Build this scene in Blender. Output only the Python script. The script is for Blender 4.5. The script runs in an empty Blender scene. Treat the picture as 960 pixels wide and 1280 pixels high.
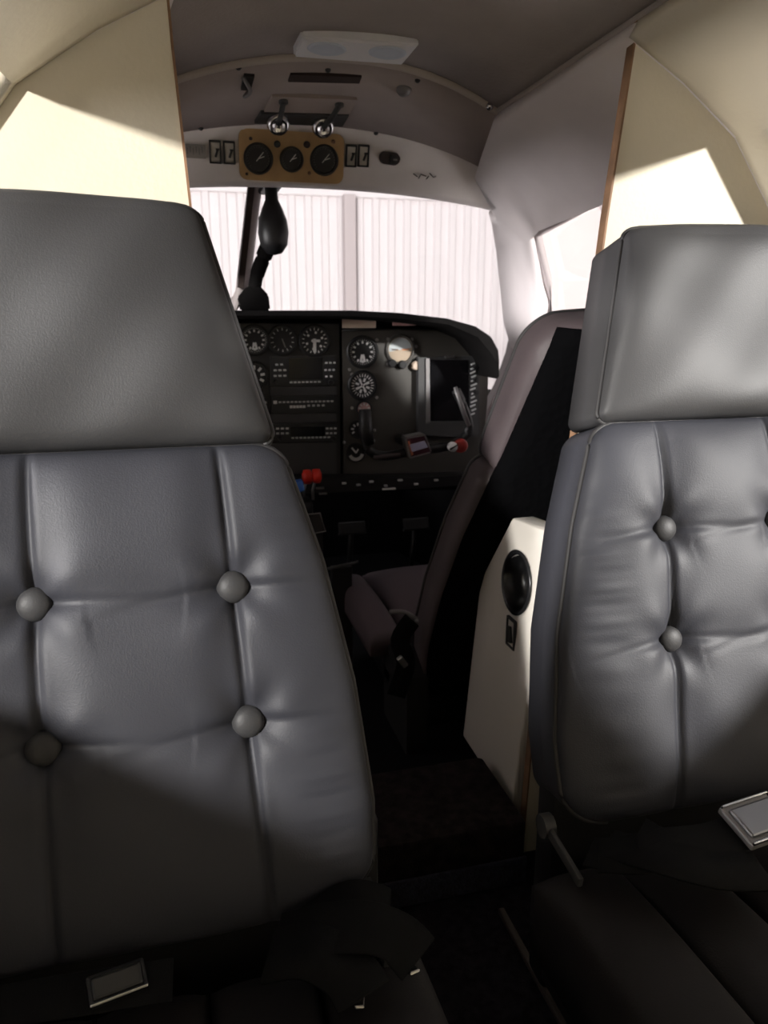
import bpy, bmesh, math, random
from mathutils import Vector, Matrix
random.seed(7)
sc = bpy.context.scene
COL = sc.collection
V = Vector

# ------------------------------------------------------------------ camera, sky, light, exposure
CAM = V((0, 0, 1.02)); YAW = math.radians(15); PITCH = math.radians(14.5); FPX = 930.0
FWD = V((math.sin(YAW) * math.cos(PITCH), math.cos(YAW) * math.cos(PITCH), -math.sin(PITCH)))
RGT = V((math.cos(YAW), -math.sin(YAW), 0)); UPV = RGT.cross(FWD)
cam = bpy.data.cameras.new('camera'); cam_o = bpy.data.objects.new('camera', cam); COL.objects.link(cam_o)
M3 = Matrix((RGT, UPV, -FWD)).transposed()
cam_o.matrix_world = Matrix.Translation(CAM) @ M3.to_4x4()
cam.sensor_fit = 'VERTICAL'; cam.sensor_height = 36.0; cam.lens = 36.0 * FPX / 1280.0
cam.clip_start = 0.02; cam.clip_end = 100
cam.dof.use_dof = True; cam.dof.focus_distance = 0.95; cam.dof.aperture_fstop = 8.0
sc.camera = cam_o

world = bpy.data.worlds.new('world'); sc.world = world; world.use_nodes = True
bg = world.node_tree.nodes['Background']
bg.inputs['Color'].default_value = (1.0, 0.965, 0.975, 1); bg.inputs['Strength'].default_value = 0.32

def area(name, loc, target, size, power, color=(1, 1, 1), size_y=None):
    l = bpy.data.lights.new(name, 'AREA'); l.energy = power; l.color = color
    l.shape = 'RECTANGLE' if size_y else 'SQUARE'; l.size = size
    if size_y: l.size_y = size_y
    o = bpy.data.objects.new(name, l); COL.objects.link(o); o.location = loc
    o.rotation_euler = (V(target) - V(loc)).to_track_quat('-Z', 'Y').to_euler()
    return o
# daylight of the open hangar side, outside the cabin windows
area('daylight_left', (-2.7, -1.75, 2.02), (0.0, 0.85, 0.62), 0.20, 330, (1.0, 0.97, 0.93))
area('daylight_right', (3.3, -1.70, 2.12), (0.75, 0.85, 0.60), 0.20, 410, (1.0, 0.97, 0.93))
area('daylight_cockpit', (-3.2, 1.05, 1.42), (0.9, 1.85, 1.18), 1.0, 400, (1.0, 0.96, 0.96))
# added fill lights, no real lamps, above the aircraft nose to brighten the door
area('door_fill', (-0.8, 4.6, 5.2), (1.0, 9.0, 1.2), 1.6, 50, (1.0, 0.96, 0.97))
area('door_fill', (4.6, 4.6, 5.2), (3.6, 9.0, 1.2), 1.6, 50, (1.0, 0.96, 0.97))

# added spots, no real skylights: floor bounce beside the fuselage brightens the cabin ceiling
for nm, x in (('floor_fill_left', -3.3), ('floor_fill_right', 4.0)):
    l = bpy.data.lights.new(nm, 'SPOT'); l.energy = 24000; l.spot_size = math.radians(30); l.spot_blend = 0.4; l.shadow_soft_size = 0.3; l.color = (0.95, 0.95, 1.0)
    o = bpy.data.objects.new(nm, l); COL.objects.link(o); o.location = (x, 0.4, 6.2)
vs = sc.view_settings
sc.display_settings.display_device = 'sRGB'
vs.view_transform = 'Standard'; vs.look = 'None'; vs.exposure = 0.0; vs.gamma = 1.0; vs.use_curve_mapping = False

# ------------------------------------------------------------------ layout helpers
def ray(u, v): return FWD + RGT * ((u - 480) / FPX) + UPV * ((640 - v) / FPX)
def aY(u, v, y):
    d = ray(u, v); return CAM + d * ((y - CAM.y) / d.y)
def aX(u, v, x):
    d = ray(u, v); return CAM + d * ((x - CAM.x) / d.x)
def aZ(u, v, z):
    d = ray(u, v); return CAM + d * ((z - CAM.z) / d.z)
def aP(u, v, p0, n):
    d = ray(u, v); return CAM + d * ((p0 - CAM).dot(n) / d.dot(n))
CX = 0.36           # centreline of the cabin

# ------------------------------------------------------------------ materials
def mat(name, col, rough=0.5, metal=0.0, spec=0.5, bump=0.0, bscale=200.0, var=0.0, vscale=8.0, emit=None, coat=0.0, kind='noise'):
    m = bpy.data.materials.new(name); m.use_nodes = True
    nt = m.node_tree; b = nt.nodes['Principled BSDF']
    b.inputs['Base Color'].default_value = (*col, 1); b.inputs['Roughness'].default_value = rough
    b.inputs['Metallic'].default_value = metal; b.inputs['Specular IOR Level'].default_value = spec
    b.inputs['Coat Weight'].default_value = coat
    tc = nt.nodes.new('ShaderNodeTexCoord')
    if var > 0:
        n = nt.nodes.new('ShaderNodeTexNoise'); n.inputs['Scale'].default_value = vscale; n.inputs['Detail'].default_value = 4
        r = nt.nodes.new('ShaderNodeValToRGB')
        r.color_ramp.elements[0].position = 0.3; r.color_ramp.elements[1].position = 0.7
        r.color_ramp.elements[0].color = (*[c * (1 - var) for c in col], 1)
        r.color_ramp.elements[1].color = (*[min(1, c * (1 + var)) for c in col], 1)
        nt.links.new(tc.outputs['Object'], n.inputs['Vector']); nt.links.new(n.outputs['Fac'], r.inputs['Fac'])
        nt.links.new(r.outputs['Color'], b.inputs['Base Color'])
    if bump > 0:
        if kind == 'voronoi':
            t = nt.nodes.new('ShaderNodeTexVoronoi'); out = t.outputs['Distance']
        elif kind == 'wave':
            t = nt.nodes.new('ShaderNodeTexWave'); out = t.outputs['Fac']
        else:
            t = nt.nodes.new('ShaderNodeTexNoise'); out = t.outputs['Fac']; t.inputs['Detail'].default_value = 3
        t.inputs['Scale'].default_value = bscale
        bp = nt.nodes.new('ShaderNodeBump'); bp.inputs['Strength'].default_value = bump; bp.inputs['Distance'].default_value = 0.004
        nt.links.new(tc.outputs['Object'], t.inputs['Vector']); nt.links.new(out, bp.inputs['Height'])
        nt.links.new(bp.outputs['Normal'], b.inputs['Normal'])
    if emit:
        b.inputs['Emission Color'].default_value = (*emit[0], 1); b.inputs['Emission Strength'].default_value = emit[1]
    return m
M = {}
M['leather'] = mat('grey_leather', (0.033, 0.034, 0.042), 0.54, spec=0.38, bump=0.12, bscale=500, var=0.06, vscale=5)
M['leather_head'] = mat('grey_leather_headrest', (0.038, 0.0375, 0.039), 0.52, spec=0.38, bump=0.10, bscale=500, var=0.06, vscale=4)
M['piping'] = mat('dark_piping', (0.026, 0.025, 0.026), 0.6)
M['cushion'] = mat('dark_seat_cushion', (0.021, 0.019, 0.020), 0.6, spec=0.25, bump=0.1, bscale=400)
M['cockpit_leather'] = mat('plum_grey_leather', (0.085, 0.066, 0.071), 0.55, spec=0.4, bump=0.1, bscale=300, var=0.1)
M['black_cloth'] = mat('black_cloth', (0.004, 0.004, 0.0045), 1.0, spec=0.0, bump=0.4, bscale=60, kind='voronoi')
M['webbing'] = mat('black_webbing', (0.006, 0.006, 0.0065), 0.85, spec=0.15, bump=0.3, bscale=900)
M['cream'] = mat('cream_vinyl', (0.68, 0.62, 0.49), 0.6, spec=0.3, bump=0.12, bscale=120, var=0.03, vscale=6)
M['cabin_white'] = mat('white_sidewall', (0.74, 0.685, 0.685), 0.6, spec=0.3, bump=0.05, bscale=90, var=0.04)
M['console'] = mat('white_textured_vinyl', (0.66, 0.62, 0.56), 0.6, spec=0.3, bump=0.25, bscale=40, kind='wave')
M['headliner'] = mat('grey_headliner', (0.38, 0.34, 0.315), 0.95, spec=0.1, bump=0.25, bscale=150, var=0.12, vscale=5)
M['cap_grey'] = mat('grey_overhead_vinyl', (0.36, 0.31, 0.29), 0.8, spec=0.2, bump=0.15, bscale=200, var=0.07)
M['rim'] = mat('pale_brown_edge', (0.44, 0.39, 0.35), 0.8, spec=0.2)
M['white_panel'] = mat('offwhite_panel', (0.74, 0.69, 0.66), 0.5, spec=0.4, bump=0.05, bscale=60, var=0.06)
M['tan'] = mat('tan_plate', (0.47, 0.30, 0.13), 0.5, var=0.1, vscale=30)
M['wood'] = mat('raw_wood_edge', (0.21, 0.115, 0.06), 0.7, var=0.3, vscale=25)
M['brown_strip'] = mat('brown_rubber_strip', (0.03, 0.017, 0.014), 0.7)
M['black'] = mat('black_plastic', (0.010, 0.010, 0.011), 0.45)
M['panel_grey'] = mat('charcoal_panel', (0.045, 0.045, 0.046), 0.55, var=0.08)
M['panel_lit'] = mat('dark_grey_panel_paint', (0.060, 0.056, 0.050), 0.45, var=0.08)
M['radio'] = mat('radio_black', (0.018, 0.019, 0.021), 0.4)
M['screen'] = mat('dark_screen', (0.004, 0.004, 0.005), 0.15)
M['shade'] = mat('black_glareshield', (0.006, 0.0055, 0.0055), 0.9, spec=0.08, bump=0.3, bscale=200)
M['dial'] = mat('black_dial', (0.008, 0.008, 0.009), 0.5)
M['mark'] = mat('white_marking', (0.75, 0.75, 0.74), 0.5)
M['mark_green'] = mat('pale_green_marking', (0.35, 0.6, 0.45), 0.5)
M['placard'] = mat('cream_placard', (0.62, 0.50, 0.40), 0.6)
M['pinkplacard'] = mat('pink_placard', (0.62, 0.38, 0.36), 0.6)
M['sky_dial'] = mat('pale_grey_dial', (0.50, 0.54, 0.55), 0.5)
M['ground_dial'] = mat('tan_dial', (0.42, 0.33, 0.24), 0.5)
M['chrome'] = mat('chrome', (0.75, 0.75, 0.76), 0.18, metal=1)
M['steel'] = mat('brushed_steel', (0.45, 0.44, 0.44), 0.35, metal=1)
M['dull'] = mat('dull_grey_metal', (0.22, 0.21, 0.21), 0.5, metal=0.6)
M['legend'] = mat('pale_legend', (0.55, 0.56, 0.56), 0.5)
M['red'] = mat('red_knob', (0.75, 0.03, 0.015), 0.4)
M['blue'] = mat('blue_knob', (0.04, 0.16, 0.55), 0.4)
M['carpet'] = mat('dark_carpet', (0.020, 0.018, 0.022), 1.0, spec=0.05, bump=1.0, bscale=350, var=0.4, vscale=60)
M['carpet_step'] = mat('dark_brown_carpet', (0.026, 0.021, 0.021), 1.0, spec=0.05, bump=1.0, bscale=300, var=0.4, vscale=50)
M['lens'] = mat('frosted_lens', (0.62, 0.68, 0.78), 0.35)
M['lamp_white'] = mat('white_lamp_plastic', (0.80, 0.80, 0.83), 0.4)
M['switch'] = mat('ivory_rocker', (0.55, 0.52, 0.46), 0.45)
M['door_white'] = mat('white_painted_steel', (0.82, 0.775, 0.785), 0.6, spec=0.2)
M['post_pink'] = mat('pale_steel_post', (0.55, 0.485, 0.49), 0.6)
M['concrete'] = mat('hangar_concrete', (0.45, 0.43, 0.41), 0.9, var=0.15, vscale=1.5)
M['frame_grey'] = mat('window_frame_grey', (0.42, 0.37, 0.37), 0.55)
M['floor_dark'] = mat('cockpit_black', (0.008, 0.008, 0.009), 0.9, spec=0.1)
def glass(name, tint):
    m = bpy.data.materials.new(name); m.use_nodes = True; nt = m.node_tree; nt.nodes.clear()
    o = nt.nodes.new('ShaderNodeOutputMaterial'); mx = nt.nodes.new('ShaderNodeMixShader')
    t = nt.nodes.new('ShaderNodeBsdfTransparent'); t.inputs['Color'].default_value = (*tint, 1)
    g = nt.nodes.new('ShaderNodeBsdfGlossy'); g.inputs['Roughness'].default_value = 0.02
    f = nt.nodes.new('ShaderNodeMath'); f.operation = 'MULTIPLY_ADD'; f.inputs[1].default_value = 0.25; f.inputs[2].default_value = 0.03
    w = nt.nodes.new('ShaderNodeLayerWeight'); w.inputs['Blend'].default_value = 0.15
    nt.links.new(w.outputs['Facing'], f.inputs[0])
    nt.links.new(f.outputs[0], mx.inputs[0]); nt.links.new(t.outputs[0], mx.inputs[1]); nt.links.new(g.outputs[0], mx.inputs[2])
    nt.links.new(mx.outputs[0], o.inputs['Surface']); return m
M['glass'] = glass('clear_acrylic', (0.96, 0.96, 0.96))

# ------------------------------------------------------------------ object helpers
def link(name, me, m, parent=None, smooth=True):
    o = bpy.data.objects.new(name, me); COL.objects.link(o)
    if m is not None and not me.materials: me.materials.append(m)
    if parent is not None: o.parent = parent
    if smooth:
        for p in me.polygons: p.use_smooth = True
    return o
def obj(name, bm, m, parent=None, smooth=False, angle=None):
    bmesh.ops.recalc_face_normals(bm, faces=bm.faces)
    if angle is not None:
        smooth = True
        for e in bm.edges:
            if len(e.link_faces) == 2 and e.calc_face_angle(0) > math.radians(angle): e.smooth = False
    me = bpy.data.meshes.new(name); bm.to_mesh(me); bm.free()
    return link(name, me, m, parent, smooth)
def thing(name, label, cat, loc=(0, 0, 0), group=None):
    o = bpy.data.objects.new(name, None); COL.objects.link(o); o.location = loc; o.empty_display_size = 0.05
    o['label'] = label; o['category'] = cat
    if group: o['group'] = group
    bpy.context.view_layer.update()
    return o
def tag(o, label, cat, group=None):
    o['label'] = label; o['category'] = cat
    if group: o['group'] = group
    return o
def struct(o, label=None):
    o['kind'] = 'structure'
    if label: o['label'] = label
    return o
def B(): return bmesh.new()
def box(bm, c, s, rot=None, bev=0.0, seg=2):
    r = bmesh.ops.create_cube(bm, size=1.0)
    vsx = r['verts']
    bmesh.ops.scale(bm, vec=s, verts=vsx)
    if bev > 0:
        ed = list({e for v in vsx for e in v.link_edges})
        rr = bmesh.ops.bevel(bm, geom=ed, offset=bev, segments=seg, affect='EDGES', profile=0.5)
        vsx = list({v for f in rr['faces'] for v in f.verts} | {v for v in vsx if v.is_valid})
    if rot is not None: bmesh.ops.rotate(bm, cent=(0, 0, 0), matrix=rot, verts=vsx)
    bmesh.ops.translate(bm, vec=c, verts=vsx)
def basis(n, up=V((0, 0, 1))):
    """rotation whose local -Y looks along n (a face looking towards n), local Z up."""
    n = V(n).normalized(); x = (-n).cross(V(up))
    x = V((1, 0, 0)) if x.length < 1e-5 else x.normalized()
    z = x.cross(-n).normalized()
    return Matrix((x, -n, z)).transposed()
def cyl(bm, c, axis, r, h, seg=20, r2=None):
    """cylinder starting at c, running along axis for h"""
    axis = V(axis).normalized()
    q = axis.to_track_quat('Z', 'Y').to_matrix()
    r2 = r if r2 is None else r2
    lo = [bm.verts.new(V(c) + q @ V((r * math.cos(t), r * math.sin(t), 0))) for t in [2 * math.pi * i / seg for i in range(seg)]]
    hi = [bm.verts.new(V(c) + q @ V((r2 * math.cos(t), r2 * math.sin(t), h))) for t in [2 * math.pi * i / seg for i in range(seg)]]
    for i in range(seg): bm.faces.new((lo[i], lo[(i + 1) % seg], hi[(i + 1) % seg], hi[i]))
    bm.faces.new(lo[::-1]); bm.faces.new(hi)
def lathe(bm, c, axis, prof, seg=24, sx=1.0, sy=1.0):
    """prof: list of (radius, distance along axis)"""
    axis = V(axis).normalized(); q = axis.to_track_quat('Z', 'Y').to_matrix(); rings = []
    for r, h in prof:
        if r < 1e-6: rings.append([bm.verts.new(V(c) + axis * h)])
        else: rings.append([bm.verts.new(V(c) + q @ V((r * sx * math.cos(2 * math.pi * i / seg), r * sy * math.sin(2 * math.pi * i / seg), h))) for i in range(seg)])
    for a, b in zip(rings, rings[1:]):
        for i in range(seg):
            j = (i + 1) % seg
            if len(a) == 1 and len(b) == 1: continue
            if len(a) == 1: bm.faces.new((a[0], b[i], b[j]))
            elif len(b) == 1: bm.faces.new((a[i], a[j], b[0]))
            else: bm.faces.new((a[i], a[j], b[j], b[i]))
def tube(bm, pts, r, seg=8, closed=False, flat=None):
    """round (or flat ribbon: flat=(width, thickness, up)) sweep"""
    pts = [V(p) for p in pts]; n = len(pts); rings = []
    up0 = V(flat[2]) if flat else None
    for i, p in enumerate(pts):
        a = pts[(i - 1) % n] if closed or i > 0 else p; b = pts[(i + 1) % n] if closed or i < n - 1 else p
        t = (b - a).normalized()
        up = up0 if flat else (V((0, 0, 1)) if abs(t.z) < 0.9 else V((0, 1, 0)))
        x = t.cross(up).normalized(); z = x.cross(t).normalized()
        rr = r[i] if isinstance(r, (list, tuple)) else r
        if flat:
            w, h = flat[0] / 2, flat[1] / 2
            rings.append([bm.verts.new(p + x * (w * sx_) + z * (h * sz_)) for sx_, sz_ in ((-1, -1), (1, -1), (1, 1), (-1, 1))])
        else:
            rings.append([bm.verts.new(p + x * (rr * math.cos(2 * math.pi * k / seg)) + z * (rr * math.sin(2 * math.pi * k / seg))) for k in range(seg)])
    m = len(rings[0])
    for i in range(n if closed else n - 1):
        a, b = rings[i], rings[(i + 1) % n]
        for k in range(m): bm.faces.new((a[k], a[(k + 1) % m], b[(k + 1) % m], b[k]))
    if not closed:
        bm.faces.new(rings[0][::-1]); bm.faces.new(rings[-1])
def smoothpath(pts, k=6):
    pts = [V(p) for p in pts]; out = []
    for i in range(len(pts) - 1):
        p0 = pts[max(0, i - 1)]; p1 = pts[i]; p2 = pts[i + 1]; p3 = pts[min(len(pts) - 1, i + 2)]
        for j in range(k):
            t = j / k
            out.append(0.5 * ((2 * p1) + (p2 - p0) * t + (2 * p0 - 5 * p1 + 4 * p2 - p3) * t * t + (3 * p1 - p0 - 3 * p2 + p3) * t ** 3))
    out.append(pts[-1]); return out
def prism(bm, pts, vec):
    """polygon (3-D points) extruded by vec"""
    a = [bm.verts.new(V(p)) for p in pts]; b = [bm.verts.new(V(p) + V(vec)) for p in pts]; n = len(a)
    bm.faces.new(a); bm.faces.new(b[::-1])
    for i in range(n): bm.faces.new((a[i], b[i], b[(i + 1) % n], a[(i + 1) % n]))
def rrect(w, h, r, k=5):
    pts = []
    for cx, cy, a0 in ((w / 2 - r, h / 2 - r, 0), (-w / 2 + r, h / 2 - r, 90), (-w / 2 + r, -h / 2 + r, 180), (w / 2 - r, -h / 2 + r, 270)):
        for i in range(k + 1):
            a = math.radians(a0 + 90 * i / k); pts.append((cx + r * math.cos(a), cy + r * math.sin(a)))
    return pts
def grid_surface(bm, rows):
    vr = [[bm.verts.new(V(p)) for p in r] for r in rows]
    for a, b in zip(vr, vr[1:]):
        for i in range(len(a) - 1): bm.faces.new((a[i], a[i + 1], b[i + 1], b[i]))
    return vr
def solid(o, t, offset=1.0):
    md = o.modifiers.new('thickness', 'SOLIDIFY'); md.thickness = t; md.offset = offset; return o
def interp(tab, z):
    if z <= tab[0][0]: return tab[0][1]
    for (a, va), (b, vb) in zip(tab, tab[1:]):
        if z <= b:
            t = (z - a) / (b - a); return va + (vb - va) * t
    return tab[-1][1]

# ------------------------------------------------------------------ the shell: floor, ceiling, side walls
SECT = {
 -1.4: [(.349,1.467),(.455,1.41),(.565,1.335),(.75,1.1),(.81,1.0),(.882,.79),(.93,.6),(.93,.3),(.82,0)],
 1.14: [(.349,1.467),(.455,1.41),(.565,1.335),(.75,1.1),(.81,1.0),(.882,.79),(.93,.6),(.93,.3),(.82,0)],
 1.57: [(.300,1.433),(.42,1.39),(.57,1.29),(.73,1.12),(.79,1.02),(.88,.77),(.92,.6),(.92,.3),(.82,0)],
 1.90: [(.395,1.395),(.48,1.36),(.585,1.27),(.64,1.12),(.66,1.02),(.74,.79),(.82,.6),(.84,.3),(.80,0)],
 1.95: [(.475,1.30),(.52,1.29),(.59,1.245),(.63,1.12),(.645,1.02),(.72,.77),(.80,.6),(.82,.3),(.80,0)],
 2.25: [(.60,1.36),(.615,1.32),(.635,1.24),(.655,1.12),(.67,1.02),(.76,.77),(.80,.6),(.80,.3),(.76,0)],
 3.10: [(.40,.95),(.45,.94),(.48,.93),(.51,.92),(.53,.91),(.55,.8),(.58,.6),(.58,.3),(.55,0)],
}
def section(y):
    ks = sorted(SECT)
    for a, b in zip(ks, ks[1:]):
        if a <= y <= b:
            t = (y - a) / (b - a)
            return [(p[0] + (q[0] - p[0]) * t, p[1] + (q[1] - p[1]) * t) for p, q in zip(SECT[a], SECT[b])]
def LX(side, y):       # the left cockpit side stands a little further out
    return 0.07 * min(1.0, max(0.0, (y - 1.14) / 0.25)) * max(0.0, min(1.0, (2.25 - y) / 0.3)) if side < 0 else 0.0
def wall(name, side, ys, m, hole, label):
    """hole(y_mid, k) -> True where a window opening is left"""
    bm = B(); vr = []
    for y in ys:
        vr.append([bm.verts.new((CX + side * (o + LX(side, y)), y, z)) for o, z in section(y)])
    for (a, b, y0, y1) in zip(vr, vr[1:], ys, ys[1:]):
        for k in range(len(a) - 1):
            if hole((y0 + y1) / 2, k): continue
            bm.faces.new((a[k], a[k + 1], b[k + 1], b[k]) if side > 0 else (a[k], b[k], b[k + 1], a[k + 1]))
    me = bpy.data.meshes.new(name); bm.to_mesh(me); bm.free()
    o = link(name, me, m, None, True); solid(o, 0.035, -1.0); struct(o, label)
    return o
CABY = [-1.4, -1.3, -0.85, 0.12, 0.20, 1.08, 1.125, 1.14]
WY = {-1: 0.12, 1: 0.20}; WE = {-1: 1.125, 1: 1.08}
def cab_hole(side): return lambda y, k: (-1.3 < y < -0.85 or WY[side] < y < WE[side]) and 2 <= k <= 4
wall('wall_left', -1, CABY, M['cream'], cab_hole(-1), 'cream left cabin side wall with window openings')
wall('wall_right', 1, CABY, M['cream'], cab_hole(1), 'cream right cabin side wall with window openings')
COCKY = [1.14, 1.30, 1.42, 1.57, 1.75, 1.90, 1.95, 2.02, 2.25]
ck_hole = lambda y, k: 1.42 < y < 1.95 and 2 <= k <= 3
wall('wall_front_left', -1, COCKY, M['cabin_white'], ck_hole, 'white left cockpit side wall')
wall('wall_front_right', 1, COCKY, M['cabin_white'], ck_hole, 'white right cockpit side wall with side window opening')
NOSEY = [2.25, 3.10]
for side, nm in ((-1, 'wall_nose_left'), (1, 'wall_nose_right')):
    bm = B(); rows = []
    for y in NOSEY: rows.append([(CX + side * o, y, z) for o, z in section(y)[5:]])
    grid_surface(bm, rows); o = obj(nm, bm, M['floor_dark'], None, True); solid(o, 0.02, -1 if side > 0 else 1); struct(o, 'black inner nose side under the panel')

# window trims and panes
win_n = [0]
def pane(side, ya, yb, k0, k1, label, frame_m):
    win_n[0] += 1
    sa, sb = section(ya), section(yb)
    P = lambda s, k, y, din: V((CX + side * (s[k][0] + LX(side, y) - din), y, s[k][1]))
    outline = [P(sa, k, ya, 0) for k in range(k0, k1 + 1)] + [P(sb, k, yb, 0) for k in range(k1, k0 - 1, -1)]
    bm = B(); n = k1 - k0 + 1
    rows = [[P(sa, k, ya, -.012) for k in range(k0, k1 + 1)], [P(sb, k, yb, -.012) for k in range(k0, k1 + 1)]]
    grid_surface(bm, rows)
    o = obj('window_%d' % win_n[0], bm, M['glass'], None, False); struct(o, label)
    f = B(); tube(f, outline, 0.012, 8, closed=True)
    obj('window_frame', f, frame_m, o, True)
    return o
for side, nm in ((-1, 'left'), (1, 'right')):
    pane(side, WY[side], WE[side], 2, 5, 'clear %s cabin window nearest the seats' % nm, M['cream'])
    pane(side, -1.3, -0.85, 2, 5, 'clear %s cabin window further back' % nm, M['cream'])
    pane(side, 1.42, 1.95, 2, 4, 'clear %s cockpit side window with pale frame' % nm, M['frame_grey'])

# ceiling: grey headliner up to the overhead arch, cap and white switch panel in front
def crown(y, w, zc, zs, n=24):
    wl = w + LX(-1, y)
    return [V((CX + (w if i * 2 >= n else wl) * (2 * i / n - 1), y, zc + (zs - zc) * (abs(2 * i / n - 1) ** 2.2))) for i in range(n + 1)]
bm = B()
grid_surface(bm, [crown(-1.4, .349, 1.535, 1.467), crown(0.4, .349, 1.535, 1.467), crown(1.14, .349, 1.535, 1.467), crown(1.40, .318, 1.517, 1.446), crown(1.57, .30, 1.508, 1.433)])
o = obj('ceiling', bm, M['headliner'], None, True); solid(o, 0.03, 1.0); struct(o, 'grey-brown fabric headliner')
bm = B(); tube(bm, crown(1.565, .305, 1.506, 1.431), 0.009, 8)
struct(obj('trim_1', bm, M['rim'], None, True), 'pale rounded lip where the headliner meets the overhead cap')
bm = B()
grid_surface(bm, [crown(1.57, .315, 1.512, 1.433), crown(1.74, .362, 1.487, 1.411), crown(1.90, .412, 1.462, 1.386)])
o = obj('ceiling_front', bm, M['cap_grey'], None, True); solid(o, 0.02, 1.0); struct(o, 'grey vinyl overhead cap over the cockpit')
for s in (-1, 1):      # lip between headliner edge and side wall
    bm = B(); tube(bm, [(CX + s * (section(y)[0][0] + LX(s, y)), y, section(y)[0][1]) for y in (-1.4, 0, 1.14, 1.3, 1.45, 1.57)], 0.007, 8)
    struct(obj('trim_2' if s < 0 else 'trim_3', bm, M['headliner'], None, True), 'grey headliner edge roll along the %s side panel' % ('left' if s < 0 else 'right'))
bm = B()
NF = 24
r1 = crown(1.895, .415, 1.464, 1.392, NF); r1b = crown(1.915, .42, 1.455, 1.385, NF); r2 = crown(1.945, .485, 1.352, 1.305, NF)
r2b = crown(1.965, .50, 1.340, 1.296, NF); r2c = crown(2.02, .53, 1.343, 1.30, NF); r3 = crown(2.26, .615, 1.395, 1.352, NF)
grid_surface(bm, [r1, r1b, r2, r2b, r2c, r3])
o = obj('wall_front', bm, M['white_panel'], None, True); solid(o, 0.02, 1.0); struct(o, 'off-white overhead switch band above the windshield')

# floor
bm = B(); box(bm, (CX, 0.0, -0.02), (1.9, 2.8, 0.04)); struct(obj('floor', bm, M['carpet']), 'dark carpeted cabin floor')
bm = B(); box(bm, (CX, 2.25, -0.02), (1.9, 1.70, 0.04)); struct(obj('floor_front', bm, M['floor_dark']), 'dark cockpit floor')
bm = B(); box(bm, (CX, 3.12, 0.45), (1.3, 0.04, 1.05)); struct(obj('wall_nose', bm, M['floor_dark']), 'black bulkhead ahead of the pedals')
bm = B()
prism(bm, [(CX + s * o, -1.42, z) for s, o, z in [(1, p[0], p[1]) for p in section(-1.4)[::-1]] + [(-1, p[0], p[1]) for p in section(-1.4)]], (0, -0.03, 0))
struct(obj('wall_back', bm, M['cream']), 'cream rear bulkhead of the cabin')

# windshield ring and panes
def wpt(u, v): return aY(u, v, 2.26)
right = [wpt(440, 230), wpt(500, 232), wpt(560, 238), wpt(605, 250), wpt(630, 272), wpt(645, 305), wpt(650, 350), wpt(645, 400), wpt(636, 440), wpt(622, 480), wpt(600, 520)]
WC = 0.40
def ring_at(scale, y):
    pts = [V((p.x, y, p.z)) for p in right] + [V((2 * WC - p.x, y, p.z)) for p in right[::-1]]
    if scale != 1: pts = [V((WC + (p.x - WC) * scale, y, 1.08 + (p.z - 1.08) * scale)) for p in pts]
    return pts
bm = B(); a = ring_at(1.0, 2.235); b = ring_at(1.0, 2.285); c = ring_at(1.5, 2.285); d = ring_at(1.06, 2.225)
for r0, r1_ in ((d, a), (a, b), (b, c), (c, d)):
    v0 = [bm.verts.new(p) for p in r0]; v1 = [bm.verts.new(p) for p in r1_]
    for i in range(len(v0)): bm.faces.new((v0[i], v0[(i + 1) % len(v0)], v1[(i + 1) % len(v0)], v1[i]))
bmesh.ops.remove_doubles(bm, verts=bm.verts, dist=1e-5)
struct(obj('wall_windshield', bm, M['frame_grey'], None, False, angle=40), 'pale grey frame around the windshield')
bm = B(); prism(bm, ring_at(1.01, 2.262), (0, 0.006, 0)); win_n[0] += 1
struct(obj('window_%d' % win_n[0], bm, M['glass']), 'clear windshield looking out to the white hangar door')
# centre post: pinkish post with a brown rubber strip
bm = B(); pA, pB = aY(322, 228, 2.22), aY(303, 366, 2.22)
tube(bm, [pA + V((0, .02, .03)), pB, aY(286, 388, 2.2)], 0.020, 8); struct(obj('trim_4', bm, M['frame_grey'], None, True), 'pinkish grey centre post of the windshield')
bm = B(); tube(bm, [aY(317, 228, 2.19) + V((0, 0, .03)), aY(300.5, 360, 2.19)], 0, flat=(0.017, 0.012, (0, 1, 0))); struct(obj('trim_5', bm, M['brown_strip']), 'dark brown rubber strip along the windshield post')

# ------------------------------------------------------------------ bulkhead partitions behind the seats (plywood with cream skin)
def partition(name, side, inner, label):
    """inner: inboard edge points (x, z) from the ceiling down"""
    outer = [(CX + side * o, z) for o, z in section(1.14)]
    top = [(inner[0][0], inner[0][1])]
    poly = inner + [(CX + side * outer_o, z) for outer_o, z in section(1.14)[::-1]]
    bm = B(); prism(bm, [(x, 1.142, z) for x, z in poly], (0, 0.016, 0))
    o = obj(name, bm, M['cream']); struct(o, label)
    bm = B()
    w = 0.0035
    prism(bm, [(x, 1.1405, z) for x, z in inner] + [(x - side * w, 1.1405, z) for x, z in inner[::-1]], (0, 0.019, 0))
    obj('plywood_edge', bm, M['wood'], o)
    return o
pl = lambda u, v: (aY(u, v, 1.14).x, aY(u, v, 1.14).z)
partition('wall_partition_left', -1, [(CX - .349, 1.467), pl(214, 60), pl(237, 262), (0.05, 0.90), (0.09, 0.0)], 'cream bulkhead partition behind the left seat')
partition('wall_partition_right', 1, [(CX + .349, 1.467), pl(780, 150), pl(761, 270), pl(743, 400), (0.60, 0.30), (0.59, 0.0)], 'cream bulkhead partition with raw wood edge behind the right seat')

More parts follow.
